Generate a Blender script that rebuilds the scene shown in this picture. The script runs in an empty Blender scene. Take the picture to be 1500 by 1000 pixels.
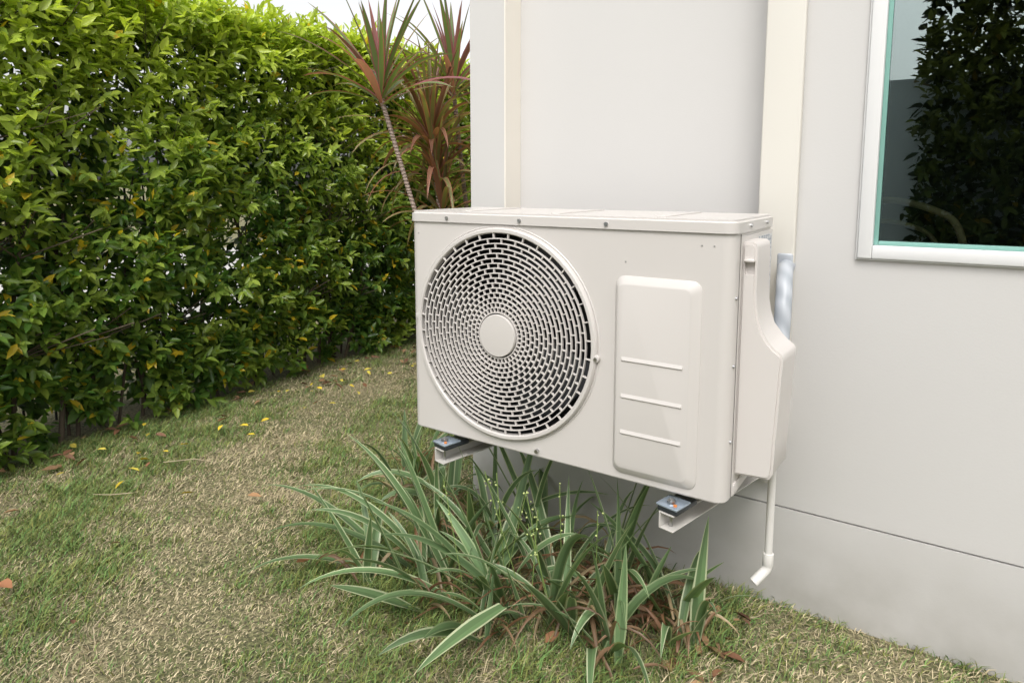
import bpy, bmesh, math, random
import numpy as np
from mathutils import Vector, Matrix
random.seed(7); rng=np.random.default_rng(7)
S=bpy.context.scene
UP=.07
# ------------------------------------------------------------------ materials
def nt(name):
    m=bpy.data.materials.new(name); m.use_nodes=True
    return m,m.node_tree,m.node_tree.nodes['Principled BSDF']
def paint(name,c,rough=.5,var=.04,scale=6,bump=0,bscale=120,metal=0,spec=.4,dirt=0,dirtz=0.5,dirtc=(.3,.27,.22)):
    m,t,b=nt(name); N=t.nodes; L=t.links
    tc=N.new('ShaderNodeTexCoord'); no=N.new('ShaderNodeTexNoise'); no.inputs['Scale'].default_value=scale; no.inputs['Detail'].default_value=6
    L.new(tc.outputs['Object'],no.inputs['Vector'])
    mx=N.new('ShaderNodeMix'); mx.data_type='RGBA'
    mx.inputs[6].default_value=(*[max(0,x*(1-var)) for x in c],1); mx.inputs[7].default_value=(*[min(1,x*(1+var)) for x in c],1)
    L.new(no.outputs['Fac'],mx.inputs[0]); out=mx.outputs[2]
    if dirt>0:
        sp=N.new('ShaderNodeSeparateXYZ'); L.new(tc.outputs['Object'],sp.inputs[0])
        mr=N.new('ShaderNodeMapRange'); mr.inputs[1].default_value=0; mr.inputs[2].default_value=dirtz; mr.inputs[3].default_value=1; mr.inputs[4].default_value=0
        L.new(sp.outputs[2],mr.inputs[0])
        n2=N.new('ShaderNodeTexNoise'); n2.inputs['Scale'].default_value=9; n2.inputs['Detail'].default_value=8; L.new(tc.outputs['Object'],n2.inputs['Vector'])
        mu=N.new('ShaderNodeMath'); mu.operation='MULTIPLY'; L.new(mr.outputs[0],mu.inputs[0]); L.new(n2.outputs['Fac'],mu.inputs[1])
        m2=N.new('ShaderNodeMath'); m2.operation='MULTIPLY'; m2.inputs[1].default_value=dirt; L.new(mu.outputs[0],m2.inputs[0])
        mm=N.new('ShaderNodeMix'); mm.data_type='RGBA'; mm.inputs[7].default_value=(*dirtc,1)
        L.new(m2.outputs[0],mm.inputs[0]); L.new(out,mm.inputs[6]); out=mm.outputs[2]
    L.new(out,b.inputs['Base Color'])
    b.inputs['Roughness'].default_value=rough; b.inputs['Metallic'].default_value=metal; b.inputs['Specular IOR Level'].default_value=spec
    if bump>0:
        n3=N.new('ShaderNodeTexNoise'); n3.inputs['Scale'].default_value=bscale; n3.inputs['Detail'].default_value=5; L.new(tc.outputs['Object'],n3.inputs['Vector'])
        bp=N.new('ShaderNodeBump'); bp.inputs['Strength'].default_value=bump; bp.inputs['Distance'].default_value=.004
        L.new(n3.outputs['Fac'],bp.inputs['Height']); L.new(bp.outputs[0],b.inputs['Normal'])
    return m
def leafmat(name,transl=.35,rough=.4,spec=.4):
    m,t,b=nt(name); N=t.nodes; L=t.links
    a=N.new('ShaderNodeAttribute'); a.attribute_name='col'
    L.new(a.outputs['Color'],b.inputs['Base Color']); b.inputs['Roughness'].default_value=rough; b.inputs['Specular IOR Level'].default_value=spec
    if transl>0:
        tr=N.new('ShaderNodeBsdfTranslucent'); v2=N.new('ShaderNodeVectorMath'); v2.operation='MULTIPLY'; v2.inputs[1].default_value=(1.35,1.4,.6)
        L.new(a.outputs['Color'],v2.inputs[0]); L.new(v2.outputs[0],tr.inputs['Color'])
        ms=N.new('ShaderNodeMixShader'); ms.inputs[0].default_value=transl
        L.new(b.outputs[0],ms.inputs[1]); L.new(tr.outputs[0],ms.inputs[2]); L.new(ms.outputs[0],N['Material Output'].inputs['Surface'])
    return m
M_wall=paint('wall_paint',(.56,.548,.535),.75,.035,1.3,.06,220,dirt=.75,dirtz=.30,dirtc=(.20,.18,.14))
M_wallL=paint('trim_paint',(.68,.655,.60),.6,.015,3,.04,220)
M_ac=paint('ac_paint',(.575,.545,.52),.34,.02,2.5,.03,600,spec=.5)
M_ac2=paint('ac_plastic',(.61,.575,.55),.42,.012,3,0)
M_dark=paint('dark_plastic',(.012,.012,.014),.5,.2,20)
M_fan=paint('fan_plastic',(.03,.032,.036),.4,.1,20)
M_metal=paint('screw_metal',(.45,.45,.45),.3,.1,60,metal=1)
M_beam=paint('bracket_paint',(.50,.48,.45),.45,.12,14)
M_pvc=paint('pvc',(.68,.66,.63),.4,.05,9)
M_win=paint('window_vinyl',(.74,.74,.74),.35,.01,4)
M_teal=paint('glass_edge',(.22,.42,.37),.25,.08,8)
def tape():
    m,t,b=nt('pipe_wrap'); N=t.nodes;L=t.links
    tc=N.new('ShaderNodeTexCoord'); w=N.new('ShaderNodeTexWave'); w.bands_direction='DIAGONAL'; w.inputs['Scale'].default_value=9; w.inputs['Distortion'].default_value=2.5; w.inputs['Detail'].default_value=3
    L.new(tc.outputs['Object'],w.inputs['Vector']); r=N.new('ShaderNodeValToRGB'); r.color_ramp.elements[0].color=(.33,.355,.39,1); r.color_ramp.elements[1].color=(.43,.455,.49,1)
    L.new(w.outputs['Fac'],r.inputs[0]); L.new(r.outputs[0],b.inputs['Base Color']); b.inputs['Roughness'].default_value=.4
    bp=N.new('ShaderNodeBump'); bp.inputs['Strength'].default_value=.35; bp.inputs['Distance'].default_value=.002; L.new(w.outputs['Fac'],bp.inputs['Height']); L.new(bp.outputs[0],b.inputs['Normal'])
    return m
M_tape=tape()
def label():
    m,t,b=nt('label_print'); N=t.nodes;L=t.links
    tc=N.new('ShaderNodeTexCoord'); br=N.new('ShaderNodeTexBrick')
    sp=N.new('ShaderNodeSeparateXYZ'); cb=N.new('ShaderNodeCombineXYZ'); L.new(tc.outputs['Object'],sp.inputs[0]); L.new(sp.outputs[1],cb.inputs[0]); L.new(sp.outputs[2],cb.inputs[1])
    br.inputs['Scale'].default_value=50; br.inputs['Mortar Size'].default_value=.012; br.inputs['Color1'].default_value=(.6,.61,.62,1); br.inputs['Color2'].default_value=(.12,.16,.24,1); br.inputs['Mortar'].default_value=(.66,.66,.66,1)
    br.inputs['Bias'].default_value=-.2; L.new(cb.outputs[0],br.inputs['Vector']); L.new(br.outputs['Color'],b.inputs['Base Color']); return m
M_label=label()
# ------------------------------------------------------------------ helpers
def link(o,parent=None):
    S.collection.objects.link(o)
    if parent: o.parent=parent
    return o
def empty(name,z=0):
    e=bpy.data.objects.new(name,None); S.collection.objects.link(e); e.location.z=z; return e
def fin(bm,name,mat,parent=None,smooth=35,bevel=0,seg=3):
    if bevel>0:
        bmesh.ops.bevel(bm,geom=[e for e in bm.edges if e.calc_face_angle(0)>.6],offset=bevel,segments=seg,profile=.5,affect='EDGES',clamp_overlap=True)
    bmesh.ops.recalc_face_normals(bm,faces=bm.faces)
    me=bpy.data.meshes.new(name); bm.to_mesh(me); bm.free()
    for m in (mat if isinstance(mat,list) else [mat]): me.materials.append(m)
    if smooth:
        me.polygons.foreach_set('use_smooth',[True]*len(me.polygons)); me.set_sharp_from_angle(angle=math.radians(smooth))
    o=bpy.data.objects.new(name,me); return link(o,parent)
def addbox(bm,x0,x1,y0,y1,z0,z1):
    r=bmesh.ops.create_cube(bm,size=1,matrix=Matrix.Translation(((x0+x1)/2,(y0+y1)/2,(z0+z1)/2))@Matrix.Diagonal((x1-x0,y1-y0,z1-z0,1)))
    return r['verts']
def box(name,x0,x1,y0,y1,z0,z1,mat,parent=None,bevel=0,seg=3):
    bm=bmesh.new(); addbox(bm,x0,x1,y0,y1,z0,z1); return fin(bm,name,mat,parent,35,bevel,seg)
def addcyl(bm,p0,p1,r,seg=24,r2=None):
    p0=Vector(p0);p1=Vector(p1);d=p1-p0
    q=d.to_track_quat('Z','Y').to_matrix().to_4x4()
    bmesh.ops.create_cone(bm,cap_ends=True,segments=seg,radius1=r,radius2=r if r2 is None else r2,depth=d.length,matrix=Matrix.Translation((p0+p1)/2)@q)
def tube(name,pts,r,mat,parent=None,res=10):
    cu=bpy.data.curves.new(name,'CURVE'); cu.dimensions='3D'; sp=cu.splines.new('BEZIER'); sp.bezier_points.add(len(pts)-1)
    for bp_,p in zip(sp.bezier_points,pts): bp_.co=p; bp_.handle_left_type=bp_.handle_right_type='AUTO'
    cu.bevel_depth=r; cu.bevel_resolution=5; cu.resolution_u=res; cu.use_fill_caps=True
    o=bpy.data.objects.new(name,cu); S.collection.objects.link(o)
    dg=bpy.context.evaluated_depsgraph_get(); me=bpy.data.meshes.new_from_object(o.evaluated_get(dg)); bpy.data.objects.remove(o)
    me.materials.clear(); me.materials.append(mat)
    me.polygons.foreach_set('use_smooth',[True]*len(me.polygons)); me.set_sharp_from_angle(angle=math.radians(40))
    return link(bpy.data.objects.new(name,me),parent)
def quadmesh(name,V,F,C,mat,parent=None,smooth=False):
    V=np.ascontiguousarray(V,dtype=np.float32).reshape(-1,3); F=np.ascontiguousarray(F,dtype=np.int32).reshape(-1,4)
    me=bpy.data.meshes.new(name); me.vertices.add(len(V)); me.vertices.foreach_set('co',V.ravel())
    me.loops.add(F.size); me.loops.foreach_set('vertex_index',F.ravel()); me.polygons.add(len(F)); me.polygons.foreach_set('loop_start',np.arange(0,F.size,4,dtype=np.int32))
    me.polygons.foreach_set('loop_total',np.full(len(F),4,dtype=np.int32))
    me.update(calc_edges=True)
    a=me.attributes.new('col','FLOAT_COLOR','CORNER'); C=np.asarray(C,dtype=np.float32); c4=np.ones((F.size,4),np.float32); c4[:,:3]=np.repeat(C,4,axis=0)
    a.data.foreach_set('color',c4.ravel())
    if smooth: me.polygons.foreach_set('use_smooth',[True]*len(me.polygons))
    me.materials.append(mat); return link(bpy.data.objects.new(name,me),parent)
def nrm(a): return a/np.maximum(np.linalg.norm(a,axis=-1,keepdims=True),1e-6)
def fnoise(p,f,seed=0):
    p=np.asarray(p)*f; s=0
    r=np.random.default_rng(seed)
    for k in range(6):
        w=r.normal(size=p.shape[-1]); w=w/np.linalg.norm(w)*(1+.5*k); s=s+np.sin(p@w+r.uniform(0,6.28))/(1+.35*k)
    return s/2.6
def leaves(P,D,Nn,Ln,W,C,fold=.25,droop=.15):
    D=nrm(D); X=nrm(np.cross(D,Nn)); Z=np.cross(X,D); n=len(P); L_=Ln[:,None]; w=W[:,None]
    v=np.stack([P, P+D*L_*.3-X*w*.9+Z*w*fold, P+D*L_*.68-X*w*.72+Z*(w*fold-L_*droop*.4), P+D*L_-Z*L_*droop,
                P+D*L_*.68+X*w*.72+Z*(w*fold-L_*droop*.4), P+D*L_*.3+X*w*.9+Z*w*fold],axis=1)
    b=(np.arange(n)*6)[:,None]; f=np.stack([b+np.array([0,1,2,3]),b+np.array([0,3,4,5])],axis=1)
    return v.reshape(-1,3), f.reshape(-1,4), np.repeat(C,2,axis=0)

# ------------------------------------------------------------------ ground, road
def groundmat():
    m,t,b=nt('lawn_soil'); N=t.nodes;L=t.links; tc=N.new('ShaderNodeTexCoord')
    n1=N.new('ShaderNodeTexNoise'); n1.inputs['Scale'].default_value=3; n1.inputs['Detail'].default_value=8
    n2=N.new('ShaderNodeTexNoise'); n2.inputs['Scale'].default_value=90; n2.inputs['Detail'].default_value=6
    for n in (n1,n2): L.new(tc.outputs['Object'],n.inputs['Vector'])
    r1=N.new('ShaderNodeValToRGB'); e=r1.color_ramp.elements; e[0].position=.35; e[0].color=(.14,.15,.06,1); e[1].position=.65; e[1].color=(.30,.26,.15,1)
    L.new(n1.outputs['Fac'],r1.inputs[0]); r2=N.new('ShaderNodeValToRGB'); e=r2.color_ramp.elements; e[0].position=.35; e[0].color=(.35,.35,.35,1); e[1].position=.65; e[1].color=(1.3,1.3,1.3,1); L.new(n2.outputs['Fac'],r2.inputs[0])
    mx=N.new('ShaderNodeMix'); mx.data_type='RGBA'; mx.blend_type='MULTIPLY'; mx.inputs[0].default_value=1; L.new(r1.outputs[0],mx.inputs[6]); L.new(r2.outputs[0],mx.inputs[7])
    L.new(mx.outputs[2],b.inputs['Base Color']); b.inputs['Roughness'].default_value=.95
    bp=N.new('ShaderNodeBump'); bp.inputs['Strength'].default_value=.8; bp.inputs['Distance'].default_value=.02; L.new(n2.outputs['Fac'],bp.inputs['Height']); L.new(bp.outputs[0],b.inputs['Normal'])
    return m
bm=bmesh.new(); bmesh.ops.create_grid(bm,x_segments=2,y_segments=2,size=300); fin(bm,'ground',groundmat(),smooth=0)
M_road=paint('concrete_road',(.45,.44,.42),.85,.15,3,.3,80)
bm=bmesh.new(); addbox(bm,-9,-3.4,-60,60,-.05,.02); fin(bm,'road',M_road,smooth=0)

# ------------------------------------------------------------------ house
house=empty('house')
WY=.42
bm=bmesh.new()
T=.62; TOP=3.3; G0,G1=.2685,.2735
XL,XR=-.114,6.0
wx0,wx1,wz0,wz1=1.021,2.55,.927,2.3
addbox(bm,XL,XR,WY,T,-.1,G0)
addbox(bm,XL+.006,XR,WY+.009,T-.001,G0,G1)
addbox(bm,XL,XR,WY,T,G1,.46)
addbox(bm,XL,.020,WY,T,.46,TOP)
addbox(bm,.020,.80,WY+.085,T,.46,TOP)
addbox(bm,.80,wx0,WY,T,.46,TOP)
addbox(bm,wx0,XR,WY,T,.46,wz0)
addbox(bm,wx0,wx1,WY,T,wz1,TOP)
addbox(bm,wx1,XR,WY,T,wz0,TOP)
addbox(bm,XL,XL+.2,T,6,-.1,TOP)
addbox(bm,XL+.2,XR,5.8,6,-.1,TOP)
addbox(bm,XR-.2,XR,T,5.8,-.1,TOP)
fin(bm,'walls',M_wall,house,smooth=0)
box('roof',XL-.08,XR+.1,WY-.05,6.1,TOP,TOP+.15,M_wallL,house)
M_room=paint('room_shade',(.035,.033,.03),.7,.2,3)  # near-black colour stands in for the shade inside the room
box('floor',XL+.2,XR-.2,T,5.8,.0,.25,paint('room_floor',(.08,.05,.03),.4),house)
box('added_dark_screen',XL+.2,XR-.2,2.6,2.7,.25,TOP-.001,M_room,house)  # added screen across the room, there to keep the window view dark
box('added_dark_side',.4,.45,T+.001,2.599,.25,TOP-.001,M_room,house)  # added side screen in the same painted shade
box('pipe_trunking',.796,.885,WY-.022,WY-.0005,.475,TOP-.01,M_wallL,house,.004)
box('recess_lit_reveal',.0195,.024,WY-.003,WY+.084,.461,TOP-.005,paint('lit_reveal_cream',(.76,.72,.65),.5,.02,3),house)  # skin on the recess reveal; warm light on it put into the cream colour
bm=bmesh.new(); fw=.030
for (a,b_,c,d) in ((wx0,wx0+fw,wz0,wz1),(wx1-fw,wx1,wz0,wz1),(wx0+fw,wx1-fw,wz0,wz0+fw),(wx0+fw,wx1-fw,wz1-fw,wz1)):
    addbox(bm,a,b_,WY-.014,T-.02,c,d)
fin(bm,'window_frame',M_win,house,35,.003,2)
bm=bmesh.new()
o=.0045
for (a,b_,c,d) in ((wx0-o,wx0-.0005,wz0-o,wz1+o),(wx0,wx1,wz0-o,wz0-.0005),(wx1+.0005,wx1+o,wz0-o,wz1+o)): addbox(bm,a,b_,WY-.007,WY-.0004,c,d)
fin(bm,'window_sealant',M_win,house,35,.0015,2)
bm=bmesh.new(); q=fw; w2=.010
for (a,b_,c,d) in ((wx0+q,wx0+q+w2,wz0+q,wz1-q),(wx1-q-w2,wx1-q,wz0+q,wz1-q),(wx0+q+w2,wx1-q-w2,wz0+q,wz0+q+w2),(wx0+q+w2,wx1-q-w2,wz1-q-w2,wz1-q)):
    addbox(bm,a,b_,WY+.006,WY+.03,c,d)
fin(bm,'window_gasket',M_teal,house,35,.002,2)
def glassm():
    m,t,b=nt('window_glass'); N=t.nodes;L=t.links
    tr=N.new('ShaderNodeBsdfTransparent'); tr.inputs[0].default_value=(.80,.87,.84,1)
    gl=N.new('ShaderNodeBsdfGlossy'); gl.inputs['Roughness'].default_value=.0; gl.inputs[0].default_value=(.85,.95,.95,1)
    fr=N.new('ShaderNodeFresnel'); fr.inputs[0].default_value=1.9
    ad=N.new('ShaderNodeMath'); ad.inputs[1].default_value=.06; L.new(fr.outputs[0],ad.inputs[0])
    ms=N.new('ShaderNodeMixShader'); L.new(ad.outputs[0],ms.inputs[0]); L.new(tr.outputs[0],ms.inputs[1]); L.new(gl.outputs[0],ms.inputs[2]); L.new(ms.outputs[0],N['Material Output'].inputs['Surface'])
    return m
box('window_glass',wx0+q+w2-.002,wx1-q-w2+.002,WY+.012,WY+.018,wz0+q+w2-.002,wz1-q-w2+.002,glassm(),house)
ch=empty('chair'); M_cane=paint('cane',(.80,.58,.34),.5,.15,30)
cx,cy=1.05,.70; hz=1.022
tube('backrest',[(cx-.17,cy,.68),(cx-.17,cy,hz-.05),(cx-.13,cy,hz),(cx+.13,cy,hz),(cx+.17,cy,hz-.05),(cx+.17,cy,.68)],.009,M_cane,ch)
tube('backrest_inner',[(cx-.12,cy,.68),(cx-.12,cy,hz-.08),(cx-.08,cy,hz-.04),(cx+.08,cy,hz-.04),(cx+.12,cy,hz-.08),(cx+.12,cy,.68)],.006,M_cane,ch)
box('seat',cx-.2,cx+.2,cy-.02,cy+.4,.65,.69,M_cane,ch,.01)
for i,(a,b_) in enumerate(((-.17,.02),(.17,.02),(-.17,.37),(.17,.37))): tube('leg_%d'%i,[(cx+a,cy+b_,.25),(cx+a,cy+b_,.66)],.012,M_cane,ch)

# ------------------------------------------------------------------ air conditioner
ac=empty('air_conditioner',UP)
W,D,Z0,Z1=.85,.32,.369,.958
FX,FZ,FR=.293,.660,.250
bm=bmesh.new(); addbox(bm,0,W,0,D,Z0,Z1-.028)
bmesh.ops.bevel(bm,geom=[e for e in bm.edges if abs((e.verts[0].co-e.verts[1].co).normalized().z)>.9],offset=.026,segments=8,profile=.5,affect='EDGES')
bmesh.ops.bevel(bm,geom=[e for e in bm.edges if e.verts[0].co.z<Z0+.001 and e.verts[1].co.z<Z0+.001 and len(e.link_faces)==2],offset=.004,segments=2,affect='EDGES')
body=fin(bm,'cabinet',M_ac)
bm=bmesh.new(); addcyl(bm,(FX,-.1,FZ),(FX,.16,FZ),FR,96); cut=fin(bm,'cut',M_dark)
def apply_cut(o,cut,mat,parent):
    md=o.modifiers.new('b','BOOLEAN'); md.object=cut; md.operation='DIFFERENCE'; md.solver='EXACT'
    dg=bpy.context.evaluated_depsgraph_get(); me=bpy.data.meshes.new_from_object(o.evaluated_get(dg)); o.modifiers.clear(); o.data=me; bpy.data.objects.remove(cut)
    me.materials.clear(); me.materials.append(mat); me.set_sharp_from_angle(angle=math.radians(35)); o.parent=parent
apply_cut(body,cut,M_ac,ac)
def lathe(bm,prof,seg=96,cx=FX,cz=FZ):
    rings=[]
    for r,y in prof:
        rings.append([bm.verts.new((cx+r*math.cos(2*math.pi*i/seg),y,cz+r*math.sin(2*math.pi*i/seg))) for i in range(seg)])
    for a,b_ in zip(rings,rings[1:]):
        for i in range(seg): bm.faces.new((a[i],a[(i+1)%seg],b_[(i+1)%seg],b_[i]))
    return rings
bm=bmesh.new(); r=lathe(bm,[(FR-.0005,.006),(FR-.001,.155)]); bm.faces.new(r[-1]); fin(bm,'fan_shroud',M_dark,ac)
bm=bmesh.new(); lathe(bm,[(FR+.0005,.004),(FR+.0005,-.008),(FR+.003,-.011),(FR+.010,-.011),(FR+.013,-.008),(FR+.0145,.0),(FR+.0145,.002)]); fin(bm,'grille_ring',M_ac,ac)
bm=bmesh.new(); lathe(bm,[(FR+.0145,-.0005),(FR+.0175,-.0018),(FR+.0195,-.0003)]); fin(bm,'grille_ring_lip',M_ac,ac)
bm=bmesh.new(); nr=16; r0,r1=.057,FR-.0005
rs=[r0+(r1-r0)*i/nr for i in range(nr)]
def dome(r): return -.009-.006*(1-(r/.25)**2)
for r in rs:
    y=dome(r); w=.0012; lathe(bm,[(r-w,y),(r+w,y),(r+w,y+.007),(r-w,y+.007),(r-w,y)],96)
rs2=rs+[FR+.001]
for i in range(nr):
    ra,rb=rs2[i],rs2[i+1]; n=36; off=(i%2)*.5+i*.06
    for k in range(n):
        a=2*math.pi*(k+off)/n; y=(dome(ra)+dome(rb))/2
        vs=addbox(bm,ra,rb,y+.0004,y+.0066,-.0012,.0012)
        m=Matrix.Translation((FX,0,FZ))@Matrix.Rotation(-a,4,'Y'); bmesh.ops.transform(bm,matrix=m,verts=vs)
fin(bm,'fan_grille',M_ac2,ac,30)
bm=bmesh.new(); r=lathe(bm,[(.052,-.006),(.0525,-.017),(.051,-.0195),(.03,-.0205),(.001,-.021)],64); bm.faces.new(r[-1])
fin(bm,'grille_badge',M_ac,ac)
bm=bmesh.new()
for k in range(3):
    base=2*math.pi*k/3+.4; nr_,na=8,10; g=[]
    for i in range(nr_):
        rr=.045+(.225-.045)*i/(nr_-1); row=[]
        for j in range(na):
            f=j/(na-1); a=base+f*(1.35-.25*i/nr_)+.25*i/nr_; row.append(bm.verts.new((FX+rr*math.cos(a),.055+.055*f-.01*math.sin(f*3.1),FZ+rr*math.sin(a))))
        g.append(row)
    for i in range(nr_-1):
        for j in range(na-1): bm.faces.new((g[i][j],g[i+1][j],g[i+1][j+1],g[i][j+1]))
addcyl(bm,(FX,.04,FZ),(FX,.13,FZ),.05,32)
fin(bm,'fan_rotor',M_fan,ac,60)
bm=bmesh.new(); addbox(bm,-.004,W+.004,-.005,D+.004,Z1-.027,Z1)
bmesh.ops.bevel(bm,geom=[e for e in bm.edges if abs((e.verts[0].co-e.verts[1].co).normalized().z)>.9],offset=.029,segments=8,profile=.5,affect='EDGES')
bmesh.ops.bevel(bm,geom=[e for e in bm.edges if e.verts[0].co.z>Z1-.001 and e.verts[1].co.z>Z1-.001],offset=.006,segments=3,affect='EDGES')
fin(bm,'lid',M_ac,ac)
bm=bmesh.new()
for x in (.16,.42,.68): addbox(bm,x-.012,x+.012,.04,D-.04,Z1-.001,Z1+.003)
fin(bm,'lid_ribs',M_ac,ac,35,.0015,2)
bm=bmesh.new()
def rrect(x0,x1,z0,z1,r,y,n=6):
    out=[]
    for (cx_,cz_,a0) in ((x1-r,z1-r,0),(x0+r,z1-r,90),(x0+r,z0+r,180),(x1-r,z0+r,270)):
        for i in range(n+1):
            a=math.radians(a0+90*i/n); out.append(bm.verts.new((cx_+r*math.cos(a),y,cz_+r*math.sin(a))))
    return out
px0,px1,pz0,pz1=.598,.790,.386,.832
loops=[rrect(px0,px1,pz0,pz1,.022,.001),rrect(px0+.001,px1-.001,pz0+.001,pz1-.001,.021,-.002),rrect(px0+.010,px1-.018,pz0+.016,pz1-.016,.016,-.012),rrect(px0+.013,px1-.021,pz0+.019,pz1-.019,.014,-.0128)]
for a,b_ in zip(loops,loops[1:]):
    for i in range(len(a)): bm.faces.new((a[i],a[(i+1)%len(a)],b_[(i+1)%len(a)],b_[i]))
bm.faces.new(loops[-1]); fin(bm,'service_panel',M_ac,ac,25)
bm=bmesh.new()
for z in (.647,.5645,.483):
    xa,xb=.620,.758; y0=-.0127
    p=[(xa,y0,z+.009),(xb,y0,z+.009),(xb-.002,y0-.0028,z+.001),(xa+.002,y0-.0028,z+.001),(xa,y0,z-.002),(xb,y0,z-.002)]
    v=[bm.verts.new(c) for c in p]
    bm.faces.new((v[0],v[1],v[2],v[3])); bm.faces.new((v[3],v[2],v[5],v[4])); bm.faces.new((v[0],v[3],v[4])); bm.faces.new((v[1],v[5],v[2]))
fin(bm,'panel_louvres',M_ac,ac,0)
bm=bmesh.new()
for x,z in ((.13,Z1-.016),(.35,Z1-.016),(.575,Z1-.016),(.40,Z0+.018)):
    addcyl(bm,(x,.0,z),(x,-.009,z),.0045,16)
for y,z in ((.012,.80),(.012,.66),(.012,.50)): addcyl(bm,(W-.004,y+.012,z),(W+.003,y+.012,z),.004,12)
for y in (.10,.24): addcyl(bm,(W,y,Z1-.015),(W+.008,y,Z1-.015),.004,12)
addcyl(bm,(FX+.264*math.cos(-.08),-.008,FZ+.264*math.sin(-.08)),(FX+.264*math.cos(-.08),-.013,FZ+.264*math.sin(-.08)),.004,14)
for x,z in ((.86-.075,.905),(.84-.03,.905),(.62,.862),(.03,.90)): addcyl(bm,(x,.001,z),(x,-.001,z),.0016,8)
fin(bm,'screws',M_metal,ac,30)
bm=bmesh.new()
for a in (-.08,math.pi-.08):
    c=(FX+.263*math.cos(a),FZ+.263*math.sin(a))
    addcyl(bm,(c[0],0,c[1]),(c[0],-.0095,c[1]),.0085,20)
fin(bm,'ring_tabs',M_ac,ac,30,.001,2)
box('side_panel_seam',W-.0005,W+.0012,.040,.0425,Z0+.005,Z1-.03,paint('seam',(.2,.19,.18),.7),ac)
box('side_panel',W-.001,W+.002,.044,D-.01,Z0+.004,Z1-.035,M_ac,ac,.001,1)
box('side_flange',W-.001,W+.005,.046,D-.012,Z0+.006,Z0+.03,M_ac,ac,.0015,2)
bm=bmesh.new(); prof=[(.851,.912),(.872,.912),(.878,.907),(.880,.90),(.881,.86),(.881,.815),(.883,.785),(.888,.757),(.897,.731),(.909,.711),(.922,.698),(.934,.690),(.938,.683),(.938,.672),(.935,.60),(.931,.50),(.929,.436),(.922,.424),(.851,.420)]
v0=[bm.verts.new((x,.052,z)) for x,z in prof]; v1=[bm.verts.new((x+(.004 if x>.9 else 0),.170,z)) for x,z in prof]
n=len(prof)
for i in range(n): bm.faces.new((v0[i],v0[(i+1)%n],v1[(i+1)%n],v1[i]))
bm.faces.new(v0); bm.faces.new(v1)
bmesh.ops.recalc_face_normals(bm,faces=bm.faces)
bmesh.ops.bevel(bm,geom=[e for e in bm.edges if abs(e.verts[0].co.y-e.verts[1].co.y)<.001],offset=.005,segments=4,affect='EDGES',clamp_overlap=True)
cov=fin(bm,'valve_cover',M_ac2)
bm=bmesh.new(); addbox(bm,.857,.876,.040,.064,.846,.874); cut=fin(bm,'cut',M_ac2)
apply_cut(cov,cut,M_ac2,ac)
box('handle_lip',.856,.877,.046,.054,.872,.878,M_ac2,ac,.002,2)
box('rating_label',W+.0022,W+.003,.182,.298,.66,.915,M_label,ac)
box('wall_sleeve',.846,.884,.395,.425,.79,.86,M_tape,ac,.006)
tube('insulated_pipe',[(.890,.24,.58),(.888,.28,.67),(.884,.31,.76),(.874,.36,.815),(.866,.43,.83)],.019,M_tape,ac)
# drain pipe
dp=empty('drain_pipe',UP)
PX=.900
tube('pipe',[(PX,.20,.47),(PX,.20,.36),(PX,.20,.17)],.0088,M_pvc,dp)
bm=bmesh.new(); addcyl(bm,(PX,.20,.187),(PX,.20,.157),.0118,24); fin(bm,'coupling',M_pvc,dp,35,.001,2)
def hollow(name,pts,r,ri,mat,parent):
    bm=bmesh.new(); P=[Vector(p) for p in pts]; rings=[]
    ref=Vector((.66,-.75,0)).normalized()
    for i,p in enumerate(P):
        d=(P[min(i+1,len(P)-1)]-P[max(i-1,0)]).normalized(); s=(ref-ref.dot(d)*d).normalized(); u=d.cross(s); rings.append((p,s,u))
    def ring(t,r): p,s,u=t; return [bm.verts.new(p+(s*math.cos(2*math.pi*k/20)+u*math.sin(2*math.pi*k/20))*r) for k in range(20)]
    out=[ring(t,r) for t in rings]+[ring(rings[-1],ri)]+[ring(rings[-3],ri)]
    for a,b_ in zip(out,out[1:]):
        for k in range(20): bm.faces.new((a[k],a[(k+1)%20],b_[(k+1)%20],b_[k]))
    return fin(bm,name,mat,parent,50)
hd=Vector((-.55,-.62,0)).normalized(); pts=[]
for i in range(9):
    a=math.radians(55*i/8); pts.append(Vector((PX,.20,.160))+hd*(.022*(1-math.cos(a)))+Vector((0,0,-.022*math.sin(a))))
d=(pts[-1]-pts[-2]).normalized(); pts+=[pts[-1]+d*.012,pts[-1]+d*.034]
hollow('elbow',pts,.0112,.0085,M_pvc,dp)
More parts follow.
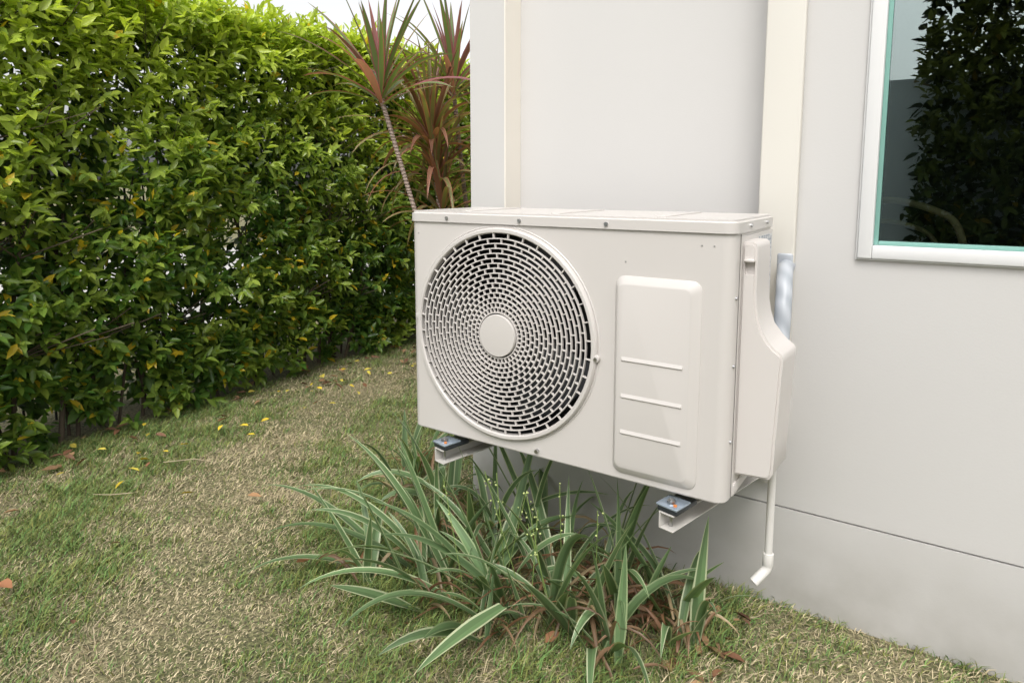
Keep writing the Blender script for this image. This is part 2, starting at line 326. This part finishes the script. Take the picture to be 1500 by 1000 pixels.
# brackets
M_pad=paint('rubber_pad',(.03,.035,.04),.35,.2,40)
M_plate=paint('pad_plate',(.40,.47,.56),.25,.25,60,metal=.6)
M_orange=paint('bolt_cap',(.6,.2,.05),.4,.1,30)
def bracket(px,yaw):
    e=empty('mounting_bracket',UP); R=Matrix.Translation((px,-.038,Z0-.402))@Matrix.Rotation(-yaw,4,'Z')
    Lb=.45
    bm=bmesh.new(); h0,h1=.335,.372
    for a in ((-.018,.018,0,Lb,h1-.003,h1),(-.018,-.0145,.0,Lb,h0+.0,h1-.003),(-.0145,.018,0,Lb,h0,h0+.003)): addbox(bm,*a)
    bmesh.ops.transform(bm,matrix=R,verts=bm.verts); fin(bm,'beam',M_beam,e,35,.0008,1)
    bm=bmesh.new(); addbox(bm,-.026,.026,Lb-.005,Lb,.30,.40); bmesh.ops.transform(bm,matrix=R,verts=bm.verts)
    fin(bm,'wall_plate',M_beam,e,35,.001,1)
    bm=bmesh.new(); addbox(bm,-.024,.024,.002,.085,.372,.384); bmesh.ops.transform(bm,matrix=R,verts=bm.verts); fin(bm,'rubber_pad',M_pad,e,35,.003,2)
    bm=bmesh.new(); addbox(bm,-.026,.026,-.001,.055,.384,.389); bmesh.ops.transform(bm,matrix=R,verts=bm.verts); fin(bm,'pad_plate',M_plate,e,35,.002,2)
    bm=bmesh.new(); addcyl(bm,R@Vector((0,.020,.389)),R@Vector((0,.020,.395)),.010,6); addcyl(bm,R@Vector((0,.020,.395)),R@Vector((0,.020,.398)),.005,12)
    addcyl(bm,R@Vector((.0,.02,.372)),R@Vector((.0,.02,.322)),.004,10); addcyl(bm,R@Vector((.0,.02,.334)),R@Vector((.0,.02,.328)),.008,6); fin(bm,'bolt',M_metal,e,30)
    bm=bmesh.new(); addcyl(bm,R@Vector((.014,.012,.389)),R@Vector((.014,.012,.392)),.004,12); fin(bm,'bolt_cap',M_orange,e,30)
bracket(.740,math.radians(13)); bracket(.120,math.radians(13))

# ------------------------------------------------------------------ hedge
M_leaf=leafmat('hedge_leaf',.42,.34,.55); M_leaf0=leafmat('inner_leaf',0,.5,.3)
M_bark=paint('bark',(.11,.085,.06),.9,.3,30,.5,60)
def hedge_face(y): return -1.72-.055*(y+.3)
def hedge_sprigs(n,y0,y1,topz,thick,seed,face=hedge_face):
    r=np.random.default_rng(seed); y=r.uniform(y0,y1,n); z=topz*r.random(n)**.95+.03
    kind=r.random(n); depth=np.minimum(r.exponential(.09,n),thick)-.06*(r.random(n)<.3)
    bump=fnoise(np.stack([y,z],1),4.0,seed)*.08+fnoise(np.stack([y,z],1),11,seed+1)*.065
    x=face(y)+bump-depth
    x=x-.08*np.clip((.30-z)/.3,0,1)
    d=np.stack([np.full(n,.9),r.normal(-.1,.6,n),r.normal(.5,.5,n)],1)
    top=kind<.21
    x=np.where(top,face(y)-r.uniform(-.05,thick,n),x); z=np.where(top,topz-.04+fnoise(np.stack([y,x],1),6,seed+2)*.05+r.normal(0,.04,n),z)
    d[top]=np.stack([r.normal(0,.5,top.sum()),r.normal(0,.5,top.sum()),np.full(top.sum(),1.)],1)
    back=(kind>.92); x=np.where(back,face(y)-thick-r.uniform(-.1,.05,n),x); d[back,0]*=-1
    hole=fnoise(np.stack([y,z*1.2],1),7,seed+5)+.5*fnoise(np.stack([y,z],1),19,seed+6)
    keep=~((hole>.58)&~top&(depth<.2)&~(back&(hole<.8)))
    return np.stack([x,y,z],1)[keep],nrm(d)[keep],top[keep],np.maximum(depth,0)[keep]
def build_hedge(name,n,y0,y1,topz,thick,seed,lscale=1,xf=None,dark=1.,nfill=16000,nst=12,mat=None):
    P,Dr,top,dep=hedge_sprigs(n,y0,y1,topz,thick,seed); r=np.random.default_rng(seed+9)
    m=len(P); k=9; Ls=r.uniform(.09,.19,m)*lscale
    ref=nrm(r.normal(size=(m,3))); A=nrm(np.cross(Dr,ref)); B=np.cross(Dr,A)
    bend=np.array([0,0,.25]); LP=[];LD=[];LN=[];LL=[];LC=[]
    tone=r.normal(0,1,m)+1.4*fnoise(P[:,1:],5,seed+20)
    for j in range(k):
        t=(j+.6)/k; ang=j*2.4+r.uniform(0,.5,m)
        side=A*np.cos(ang)[:,None]+B*np.sin(ang)[:,None]
        p=P+Dr*(Ls*(t-.5))[:,None]+bend*(Ls*t*t*.3)[:,None]
        dd=nrm(side*(1.05-.65*t)+Dr*(.45+.6*t)+np.array([0,0,-.14])+r.normal(0,.18,(m,3)))
        nn=nrm(Dr*.7+np.array([.35,0,.8])+r.normal(0,.3,(m,3)))
        LP.append(p);LD.append(dd);LN.append(nn); LL.append(r.uniform(.042,.076,m)*lscale*(1-.25*(t>.85)))
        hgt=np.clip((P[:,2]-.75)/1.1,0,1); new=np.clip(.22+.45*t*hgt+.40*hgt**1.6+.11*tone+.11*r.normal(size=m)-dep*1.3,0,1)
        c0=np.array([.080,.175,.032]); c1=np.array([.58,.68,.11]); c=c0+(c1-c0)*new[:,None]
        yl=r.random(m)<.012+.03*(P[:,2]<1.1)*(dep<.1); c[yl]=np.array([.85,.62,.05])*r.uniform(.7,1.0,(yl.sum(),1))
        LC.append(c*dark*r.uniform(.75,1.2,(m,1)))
    P2=np.concatenate(LP);D2=np.concatenate(LD);N2=np.concatenate(LN);L2=np.concatenate(LL);C2=np.minimum(np.concatenate(LC),.85)
    P2[:,2]=np.maximum(P2[:,2],.02)
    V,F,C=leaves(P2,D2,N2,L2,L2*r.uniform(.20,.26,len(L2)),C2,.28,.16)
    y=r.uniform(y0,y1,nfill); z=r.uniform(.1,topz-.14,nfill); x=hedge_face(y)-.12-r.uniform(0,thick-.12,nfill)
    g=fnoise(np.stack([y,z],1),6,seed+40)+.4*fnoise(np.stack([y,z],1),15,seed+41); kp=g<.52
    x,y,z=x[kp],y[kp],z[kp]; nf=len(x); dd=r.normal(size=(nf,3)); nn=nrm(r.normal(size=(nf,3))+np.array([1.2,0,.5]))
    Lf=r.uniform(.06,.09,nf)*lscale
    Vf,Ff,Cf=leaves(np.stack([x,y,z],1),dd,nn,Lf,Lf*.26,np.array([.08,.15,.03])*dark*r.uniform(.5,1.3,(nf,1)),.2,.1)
    if xf is not None: V=V@xf[0].T+xf[1]; Vf=Vf@xf[0].T+xf[1]
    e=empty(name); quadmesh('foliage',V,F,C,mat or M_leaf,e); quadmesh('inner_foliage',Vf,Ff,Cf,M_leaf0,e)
    bm=bmesh.new()
    for i in range(int((y1-y0)*nst)):
        y=r.uniform(y0,y1); x=hedge_face(y)-thick*r.uniform(.25,.6); p=Vector((x,y,-.03)); rad=r.uniform(.006,.013)
        for s in range(4):
            q=p+Vector((r.normal(0,.05),r.normal(0,.06),topz*.22)); addcyl(bm,p,q,rad,7,rad*.8); p=q; rad*=.8
            for b_ in range(2):
                f=Vector((r.uniform(.1,.3),r.normal(0,.14),r.uniform(.08,.2))); addcyl(bm,p,p+f,rad*.55,5,rad*.3)
    if xf is not None: bmesh.ops.transform(bm,matrix=Matrix.Translation(xf[1].tolist())@Matrix(xf[0].tolist()).to_4x4(),verts=bm.verts)
    fin(bm,'stems',M_bark,e,60)
    return e
build_hedge('hedge',9300,-1.3,4.0,1.91,.5,11,1.0,None,1.,13000)
M_iron=paint('iron',(.03,.03,.03),.5,.2,30)
bm=bmesh.new(); y=-1.3
while y<4.0:
    x=hedge_face(y)-.5; addcyl(bm,(x,y,0),(x,y,1.62),.006,8); y+=.13
for z in (.35,1.5): addcyl(bm,(hedge_face(-1.3)-.5,-1.3,z),(hedge_face(4.0)-.5,4.0,z),.010,8)
fin(bm,'iron_fence',M_iron,smooth=40)
R90=np.array([[0.,-1,0],[1,0,0],[0,0,1]])
xf=(R90,np.array([2.2,-3.3,0]))
build_hedge('hedge',2800,-2.3,1.33,3.6,.5,31,1.7,xf,.28,7000,3,M_leaf0)
box('boundary_wall',-3.0,6,-5.6,-5.45,0,2.1,paint('grey_wall',(.70,.77,.82),.8,.06,3,.2,80),None,.004)

# ------------------------------------------------------------------ ribbons
class Rib:
    def __init__(s): s.V=[];s.F=[];s.C=[]
    def add(s,base,d,length,width,droop,cfun,nseg=10,fold=.25,acr=(-1,-.72,0,.72,1),twist=0,base_w=.45):
        p=Vector(base); d=Vector(d).normalized(); st=length/nseg; rows=[]
        side0=d.cross(Vector((0,0,1)))
        if side0.length<.05: side0=Vector((1,0,0))
        side0.normalize()
        for i in range(nseg+1):
            t=i/nseg; w=width*.5*min(1,base_w+t*3*(1-base_w))*max(.02,(1-t**3.0))**.8*(1-.25*t)
            nn=side0.cross(d).normalized(); q=Matrix.Rotation(twist*t,3,d); sd=q@side0; nn=q@nn
            rows.append([p+sd*(a*w)+nn*(abs(a)*w*fold) for a in acr])
            p=p+d*st; d=(d+Vector((0,0,-droop/nseg*(.4+1.2*t)))).normalized()
            side0=(side0-side0.dot(d)*d).normalized()
        b=len(s.V); na=len(acr)
        for r in rows: s.V.extend([(v[0],v[1],max(v[2],.006)) for v in r])
        for i in range(nseg):
            for j in range(na-1):
                s.F.append((b+i*na+j,b+i*na+j+1,b+(i+1)*na+j+1,b+(i+1)*na+j)); s.C.append(cfun(i/nseg,(acr[j]+acr[j+1])/2))
    def make(s,name,mat,parent=None): return quadmesh(name,np.array(s.V),np.array(s.F),np.array(s.C),mat,parent,True)
M_strap=leafmat('strap_leaf',.25,.42,.45)
def varieg():
    k=random.uniform(.7,1.2); g=(.125*k,.20*k,.09*k); w=(.50*k,.55*k,.35*k); s=random.random()
    if random.random()<.3: w=(.30*k,.38*k,.20*k)
    return lambda t,a:(w if abs(a)>.72 else (tuple(x*1.3 for x in g) if (a>0)==(s>.5) else g))
def deadc():
    k=random.uniform(.6,1.3); c=random.choice([(.24,.15,.09),(.36,.27,.16),(.26,.14,.08)]); return lambda t,a:tuple(x*k for x in c)
def clump(x,y,n,hl,spread=.8,nd=5,bias=(0,0),wr=(.020,.038)):
    e=empty('spider_plant'); rb=Rib()
    for i in range(n):
        a=random.uniform(0,6.283); s=random.uniform(.12,spread); L=hl*random.uniform(.55,1.15)
        d=(math.cos(a)*s+bias[0],math.sin(a)*s+bias[1],1); b=(x+random.gauss(0,.022),y+random.gauss(0,.022),0)
        rb.add(b,d,L,random.uniform(*wr),random.choice([.3,.8,1.2,1.9,2.8]),varieg(),12,.3,twist=random.uniform(-1.1,1.1))
    for i in range(nd):
        a=random.uniform(0,6.283); rb.add((x+random.gauss(0,.03),y+random.gauss(0,.03),random.uniform(0,.05)),(math.cos(a),math.sin(a),random.uniform(.3,2.2)),hl*random.uniform(.3,.65),random.uniform(.007,.015),random.uniform(1.5,3.5),deadc(),8,.6,twist=random.uniform(-2,2))
    rb.make('leaves',M_strap,e)
    return e
CL=[(.083,.013,8,.46,-.3,-.25),(.20,.10,8,.46,0,0),(.293,-.011,8,.46,-.2,-.35),(.38,.12,8,.46,0,0),(.47,.0,9,.44,.0,-.35),(.50,.17,8,.44,0,0),(.57,.11,9,.42,.1,-.15),(.66,.19,8,.38,.1,0),(.10,.22,8,.44,0,0),(.27,.25,7,.46,0,0),
    (-.058,-.115,5,.34,-.4,-.2),(-.06,.16,8,.42,-.2,0),(-.20,.35,8,.40,-.1,0),(-.42,.46,8,.36,0,0),(-.32,.30,6,.32,-.1,-.1),(.60,-.02,8,.34,.1,-.2),(.73,.12,6,.28,.2,0),(.33,-.13,6,.32,-.2,-.5),(.12,-.10,6,.36,-.4,-.5)]
for x,y,n,h,bx,by in CL: clump(x,y,n,h,.85,14 if x>.35 else 7,(bx,by))
e=empty('spider_plant'); rb=Rib()
for b,d,L,w,dr in (((.43,-.07,.03),(-.2,-.45,1.1),.15,.020,2.2),
                   ((.400,-.150,.135),(-.20,-1.0,.0),.25,.046,.30),
                   ((.06,.0,.02),(-.75,-.25,.95),.50,.032,1.5),
                   ((.02,-.02,.02),(-1.0,-.45,.75),.52,.030,1.5),
                   ((-.04,-.04,.02),(-1.0,-.25,.9),.50,.032,1.1),
                   ((-.05,-.08,.02),(-1.0,-.6,.45),.44,.030,1.3),
                   ((.12,.0,.02),(-.55,-.1,1.0),.50,.036,1.0),
                   ((.18,-.06,.02),(-.75,-.75,.8),.42,.038,1.4),
                   ((.24,-.08,.02),(-.45,-.85,.9),.36,.036,1.8),
                   ((.30,-.03,.02),(-.50,-.35,1.0),.44,.042,1.1),
                   ((.30,-.03,.02),(-.15,-.25,1.0),.46,.044,.7),
                   ((.36,-.03,.02),(-.65,-.30,.85),.42,.042,1.3),
                   ((.52,.02,.02),(.35,-.15,1.0),.40,.036,.5),
                   ((.34,-.04,.02),(-.1,-.5,.9),.34,.042,1.3),
                   ((.40,-.04,.0),(.02,-.42,1.0),.26,.018,.2),
                   ((.45,-.02,.02),(-.25,-.45,.9),.40,.038,1.2)):
    rb.add(b,d,L,w,dr,varieg(),14,.2,base_w=.6)
rb.make('leaves',M_strap,e)
fs=empty('flower_stalks'); bm=bmesh.new(); bm2=bmesh.new()
for i in range(9):
    x=random.uniform(.1,.6); y=random.uniform(-.1,.04); p=Vector((x,y,.1)); q=Vector((x+random.uniform(-.08,.08),y-random.uniform(.02,.09),random.uniform(.30,.42)))
    addcyl(bm,p,q,.0011,5)
    for j in range(6):
        f=random.uniform(.6,1.02); c=p.lerp(q,f)+Vector((random.gauss(0,.008),random.gauss(0,.008),0)); bmesh.ops.create_icosphere(bm2,subdivisions=1,radius=random.uniform(.0018,.0030),matrix=Matrix.Translation(c))
fin(bm,'stalks',paint('stalk_green',(.25,.35,.10),.6,.1,20),fs); fin(bm2,'buds',paint('buds',(.45,.52,.20),.6,.3,50),fs)

# ------------------------------------------------------------------ cordylines
M_cord=leafmat('cordyline_leaf',.4,.4,.5)
def cordc(kind):
    def mk():
        k=random.uniform(.65,1.3); r=random.random()
        if kind==0: g=(.19,.26,.11) if r<.7 else (.30,.14,.14); ed=(.40,.13,.17)
        else: g=(.26,.25,.11) if r<.6 else (.32,.16,.11); ed=(.42,.18,.13)
        return lambda t,a:tuple(x*k for x in (ed if abs(a)>.72 else g))
    return mk
def cordyline(path,rad,crowns):
    e=empty('cordyline_plant',UP); tube('trunk',path,rad,M_bark2,e)
    for (c,n,L,w,kind,dr) in crowns:
        rb=Rib(); mk=cordc(kind)
        for i in range(n):
            a=i*2.4; s=(i/n)**1.1*1.5+.12
            z0=c[2]+.12*(1-i/n)
            rb.add((c[0],c[1],z0),(math.cos(a)*s,math.sin(a)*s,1.0-.35*(i/n)),L*random.uniform(.7,1.1),w*random.uniform(.8,1.1),dr*random.uniform(.5,1.4)*(.3+i/n),mk(),10,.4,base_w=.35,twist=random.uniform(-.8,.8))
        rb.make('crown',M_cord,e)
def trunkm():
    m,t,b=nt('ringed_trunk'); N=t.nodes;L=t.links; tc=N.new('ShaderNodeTexCoord'); w=N.new('ShaderNodeTexWave'); w.bands_direction='Z'; w.inputs['Scale'].default_value=20; w.inputs['Distortion'].default_value=6; w.inputs['Detail'].default_value=4
    L.new(tc.outputs['Object'],w.inputs['Vector']); r=N.new('ShaderNodeValToRGB'); r.color_ramp.elements[0].color=(.27,.20,.16,1); r.color_ramp.elements[1].color=(.36,.28,.24,1); L.new(w.outputs['Fac'],r.inputs[0]); L.new(r.outputs[0],b.inputs['Base Color']); b.inputs['Roughness'].default_value=.8
    bp=N.new('ShaderNodeBump'); bp.inputs['Distance'].default_value=.003; L.new(w.outputs['Fac'],bp.inputs['Height']); L.new(bp.outputs[0],b.inputs['Normal']); return m
M_bark2=trunkm()
cordyline([(-.78,1.18,-.08),(-.88,1.12,.6),(-.985,1.055,1.05),(-1.075,1.00,1.42)],.011,[((-1.075,1.0,1.38),36,.52,.038,0,.9)])
cordyline([(-.98,1.45,-.08),(-1.03,1.40,.7),(-1.08,1.36,1.22)],.014,[((-1.08,1.36,1.18),58,.48,.034,1,1.9),((-1.06,1.38,1.0),44,.46,.031,1,2.4),((-1.03,1.38,.8),34,.44,.029,1,2.0)])
cordyline([(-.95,1.66,-.08),(-1.04,1.60,.9),(-1.12,1.60,1.52)],.012,[((-1.12,1.60,1.48),38,.50,.036,0,1.2)])

# ------------------------------------------------------------------ grass
def drymask(x,y):
    pts=[(.1,-.95),(-.33,-.45),(-.72,-.12),(-1.03,.15),(-1.28,.7),(-1.42,1.4),(-1.5,2.6)]
    dmin=np.full(x.shape,9.)
    for (ax,ay),(bx,by) in zip(pts,pts[1:]):
        t=np.clip(((x-ax)*(bx-ax)+(y-ay)*(by-ay))/((bx-ax)**2+(by-ay)**2),0,1); dmin=np.minimum(dmin,np.hypot(x-ax-t*(bx-ax),y-ay-t*(by-ay)))
    p=np.stack([x,y],1); n=fnoise(p,5,3)*.55+fnoise(p,14,4)*.5+fnoise(p,34,14)*.4
    d=np.exp(-(dmin/.30)**2)*.66+n*.62+.20
    d+=.38*np.clip((x-.75)/.4,0,1)
    d+=.22*np.clip((-.35-y)/.4,0,1)*np.clip((.2-x)/.4,0,1)
    d=np.clip(d,0,1); return .05+.92*(d*d*(3-2*d))
def grass(n_):
    r=np.random.default_rng(5)
    a=int(n_*.66); b_=n_-a
    x1=r.uniform(-1.9,1.9,a); y1=r.uniform(-1.15,.43,a)
    x2=-.10-1.9*r.random(b_); y2=.43+3.4*r.random(b_)**1.4
    x=np.concatenate([x1,x2]); y=np.concatenate([y1,y2])
    inhedge=x<(hedge_face(y)-.12)
    bed=(np.abs(x-.33)<.38)&(y>0.0)
    camd=np.hypot(x-1.205,y+1.324)
    keep=~inhedge&(r.random(len(x))>.75*bed)&(camd>.45); x=x[keep];y=y[keep]
    dm=drymask(x,y); kp=r.random(len(x))>.42*dm; x=x[kp];y=y[kp];dm=dm[kp]; m=len(x); dry=r.random(m)<dm*.92
    ln=r.uniform(.018,.044,m)*(1+.45*fnoise(np.stack([x,y],1),5,12)+.35*fnoise(np.stack([x,y],1),22,13)); ln=ln*np.where(dry,.8,1)*(1-.45*dm)
    near=((x>-.25)&(x<.85)&(y>-.25)); ln=np.where(near,ln*1.5,ln)
    az=r.uniform(0,6.283,m)+fnoise(np.stack([x,y],1),14,2)*1.5; tilt=np.where(dry,r.uniform(.6,2.4,m),r.uniform(.15,1.3,m))
    d=np.stack([np.cos(az)*tilt,np.sin(az)*tilt,np.ones(m)],1); d=nrm(d)
    s2=nrm(np.stack([-np.sin(az+.8),np.cos(az+.8),np.zeros(m)],1))
    w=(r.uniform(.0007,.0017,m))[:,None]; b0=np.stack([x,y,np.zeros(m)],1)
    mid=b0+d*ln[:,None]*.55; tip=mid+nrm(d+np.stack([np.cos(az),np.sin(az),-.6*np.ones(m)],1)*.6)*ln[:,None]*.5
    V=np.stack([b0-s2*w,b0+s2*w,mid+s2*w*.85,mid-s2*w*.85,tip+s2*w*.15,tip-s2*w*.15],1)
    q=(np.arange(m)*6)[:,None]; F=np.stack([q+np.array([0,1,2,3]),q+np.array([3,2,4,5])],1)
    g=np.array([.17,.255,.075])*r.uniform(.5,1.4,(m,1)); g[:,0]*=r.uniform(.75,1.5,m)
    dc=np.array([.63,.53,.34])*r.uniform(.5,1.15,(m,1))
    c=np.where(dry[:,None],dc,g)
    quadmesh('grass',V.reshape(-1,3),F.reshape(-1,4),np.repeat(c,2,axis=0),leafmat('grass_blade',0,.6,.25))
grass(280000)
# ------------------------------------------------------------------ fallen leaves
r=np.random.default_rng(3)
def scatter(n,xr,yr,zc,cols,ls):
    P=np.stack([r.uniform(*xr,n),r.uniform(*yr,n),np.full(n,zc)+r.uniform(0,.015,n)],1); a=r.uniform(0,6.28,n)
    D_=np.stack([np.cos(a),np.sin(a),r.normal(0,.2,n)],1); N_=nrm(np.stack([r.normal(0,.35,n),r.normal(0,.35,n),np.ones(n)],1))
    C=np.array(cols)[r.integers(0,len(cols),n)]*r.uniform(.6,1.2,(n,1)); L_=r.uniform(*ls,n); return P,D_,N_,L_,L_*.24,C
br=[(.28,.14,.08),(.33,.20,.11),(.20,.11,.07)]; ye=[(.72,.54,.06),(.6,.5,.09)]
sets=[scatter(36,(-1.75,-1.2),(-.5,1.6),.03,ye,(.03,.05)),scatter(80,(-1.9,-1.5),(-.4,3.5),.02,br,(.04,.06)),scatter(70,(.30,.85),(0,.3),.01,br,(.03,.06)),scatter(26,(-1.5,.3),(-.9,1.2),.025,br+ye,(.025,.045)),scatter(14,(.3,1.5),(-.4,.3),.02,br,(.02,.035)),
      tuple(np.array(v) for v in ([[-.86,-.70,.04],[-.27,-.20,.045],[-.75,-.02,.04],[.47,-.08,.03]],[[1,.2,.1],[.5,1,.1],[1,.6,0],[.3,1,.2]],[[.2,-.1,1.]]*4,[.06,.055,.05,.05],[.018,.017,.012,.014],[[.36,.17,.09],[.34,.16,.08],[.40,.23,.12],[.3,.15,.08]]))]
cat=[np.concatenate([s[i] for s in sets]) for i in range(6)]
V,F,C=leaves(*cat,fold=.35,droop=.1); quadmesh('fallen_leaves',V,F,C,leafmat('fallen_leaf',.1,.7,.2))
bm=bmesh.new()
for (a,b_,c) in (((-1.28,-.02,.03),(-1.20,.06,.034),(-1.10,.10,.028)),((-1.12,-.22,.03),(-1.16,-.27,.032),(-1.22,-.30,.03)),((-.6,.2,.03),(-.57,.14,.03),(-.52,.1,.03)),((.9,-.2,.02),(.96,-.19,.025),(1.02,-.16,.025)),((-.5,-.6,.03),(-.47,-.64,.03),(-.42,-.66,.03))):
    addcyl(bm,a,b_,.0016,6); addcyl(bm,b_,c,.0014,6,.0008)
fin(bm,'twigs',paint('dry_twig',(.46,.38,.26),.8,.2,40))

# ------------------------------------------------------------------ light
w=bpy.data.worlds.new('World'); S.world=w; w.use_nodes=True; N=w.node_tree.nodes; L=w.node_tree.links
sk=N.new('ShaderNodeTexSky'); sk.sky_type='NISHITA'; sk.sun_disc=False; sk.sun_elevation=math.radians(52); sk.sun_rotation=math.radians(160); sk.dust_density=6; sk.air_density=1; sk.ozone_density=1
hs=N.new('ShaderNodeHueSaturation'); hs.inputs['Saturation'].default_value=.10; hs.inputs['Value'].default_value=1.35
tc=N.new('ShaderNodeTexCoord'); sp=N.new('ShaderNodeSeparateXYZ'); L.new(tc.outputs['Generated'],sp.inputs[0])
mr=N.new('ShaderNodeMapRange'); mr.inputs[1].default_value=0; mr.inputs[2].default_value=.75; mr.inputs[3].default_value=1.75; mr.inputs[4].default_value=1.0; mr.interpolation_type='SMOOTHSTEP'
L.new(sp.outputs[2],mr.inputs[0])
vm=N.new('ShaderNodeVectorMath'); vm.operation='SCALE'
L.new(sk.outputs[0],hs.inputs['Color']); L.new(hs.outputs[0],vm.inputs[0]); L.new(mr.outputs[0],vm.inputs[3]); L.new(vm.outputs[0],N['Background'].inputs[0]); N['Background'].inputs[1].default_value=.15
sl=bpy.data.lights.new('sun','SUN'); sl.energy=1.12; sl.angle=math.radians(16); sl.color=(1,.945,.87); so=bpy.data.objects.new('sun',sl); S.collection.objects.link(so)
sd=Vector((.28,-.48,.86)); so.rotation_euler=sd.to_track_quat('Z','Y').to_euler()
# ------------------------------------------------------------------ camera
cam=bpy.data.cameras.new('camera'); co=bpy.data.objects.new('camera',cam); S.collection.objects.link(co); S.camera=co
cam.sensor_width=36; cam.lens=36*975/1500; cam.shift_y=-112/1500; cam.clip_start=.02; cam.clip_end=1000
co.location=(1.205,-1.324,1.03+UP); co.rotation_euler=(math.radians(83),0,math.radians(33.6))
S.view_settings.view_transform='Standard'; S.view_settings.look='None'; S.view_settings.exposure=0
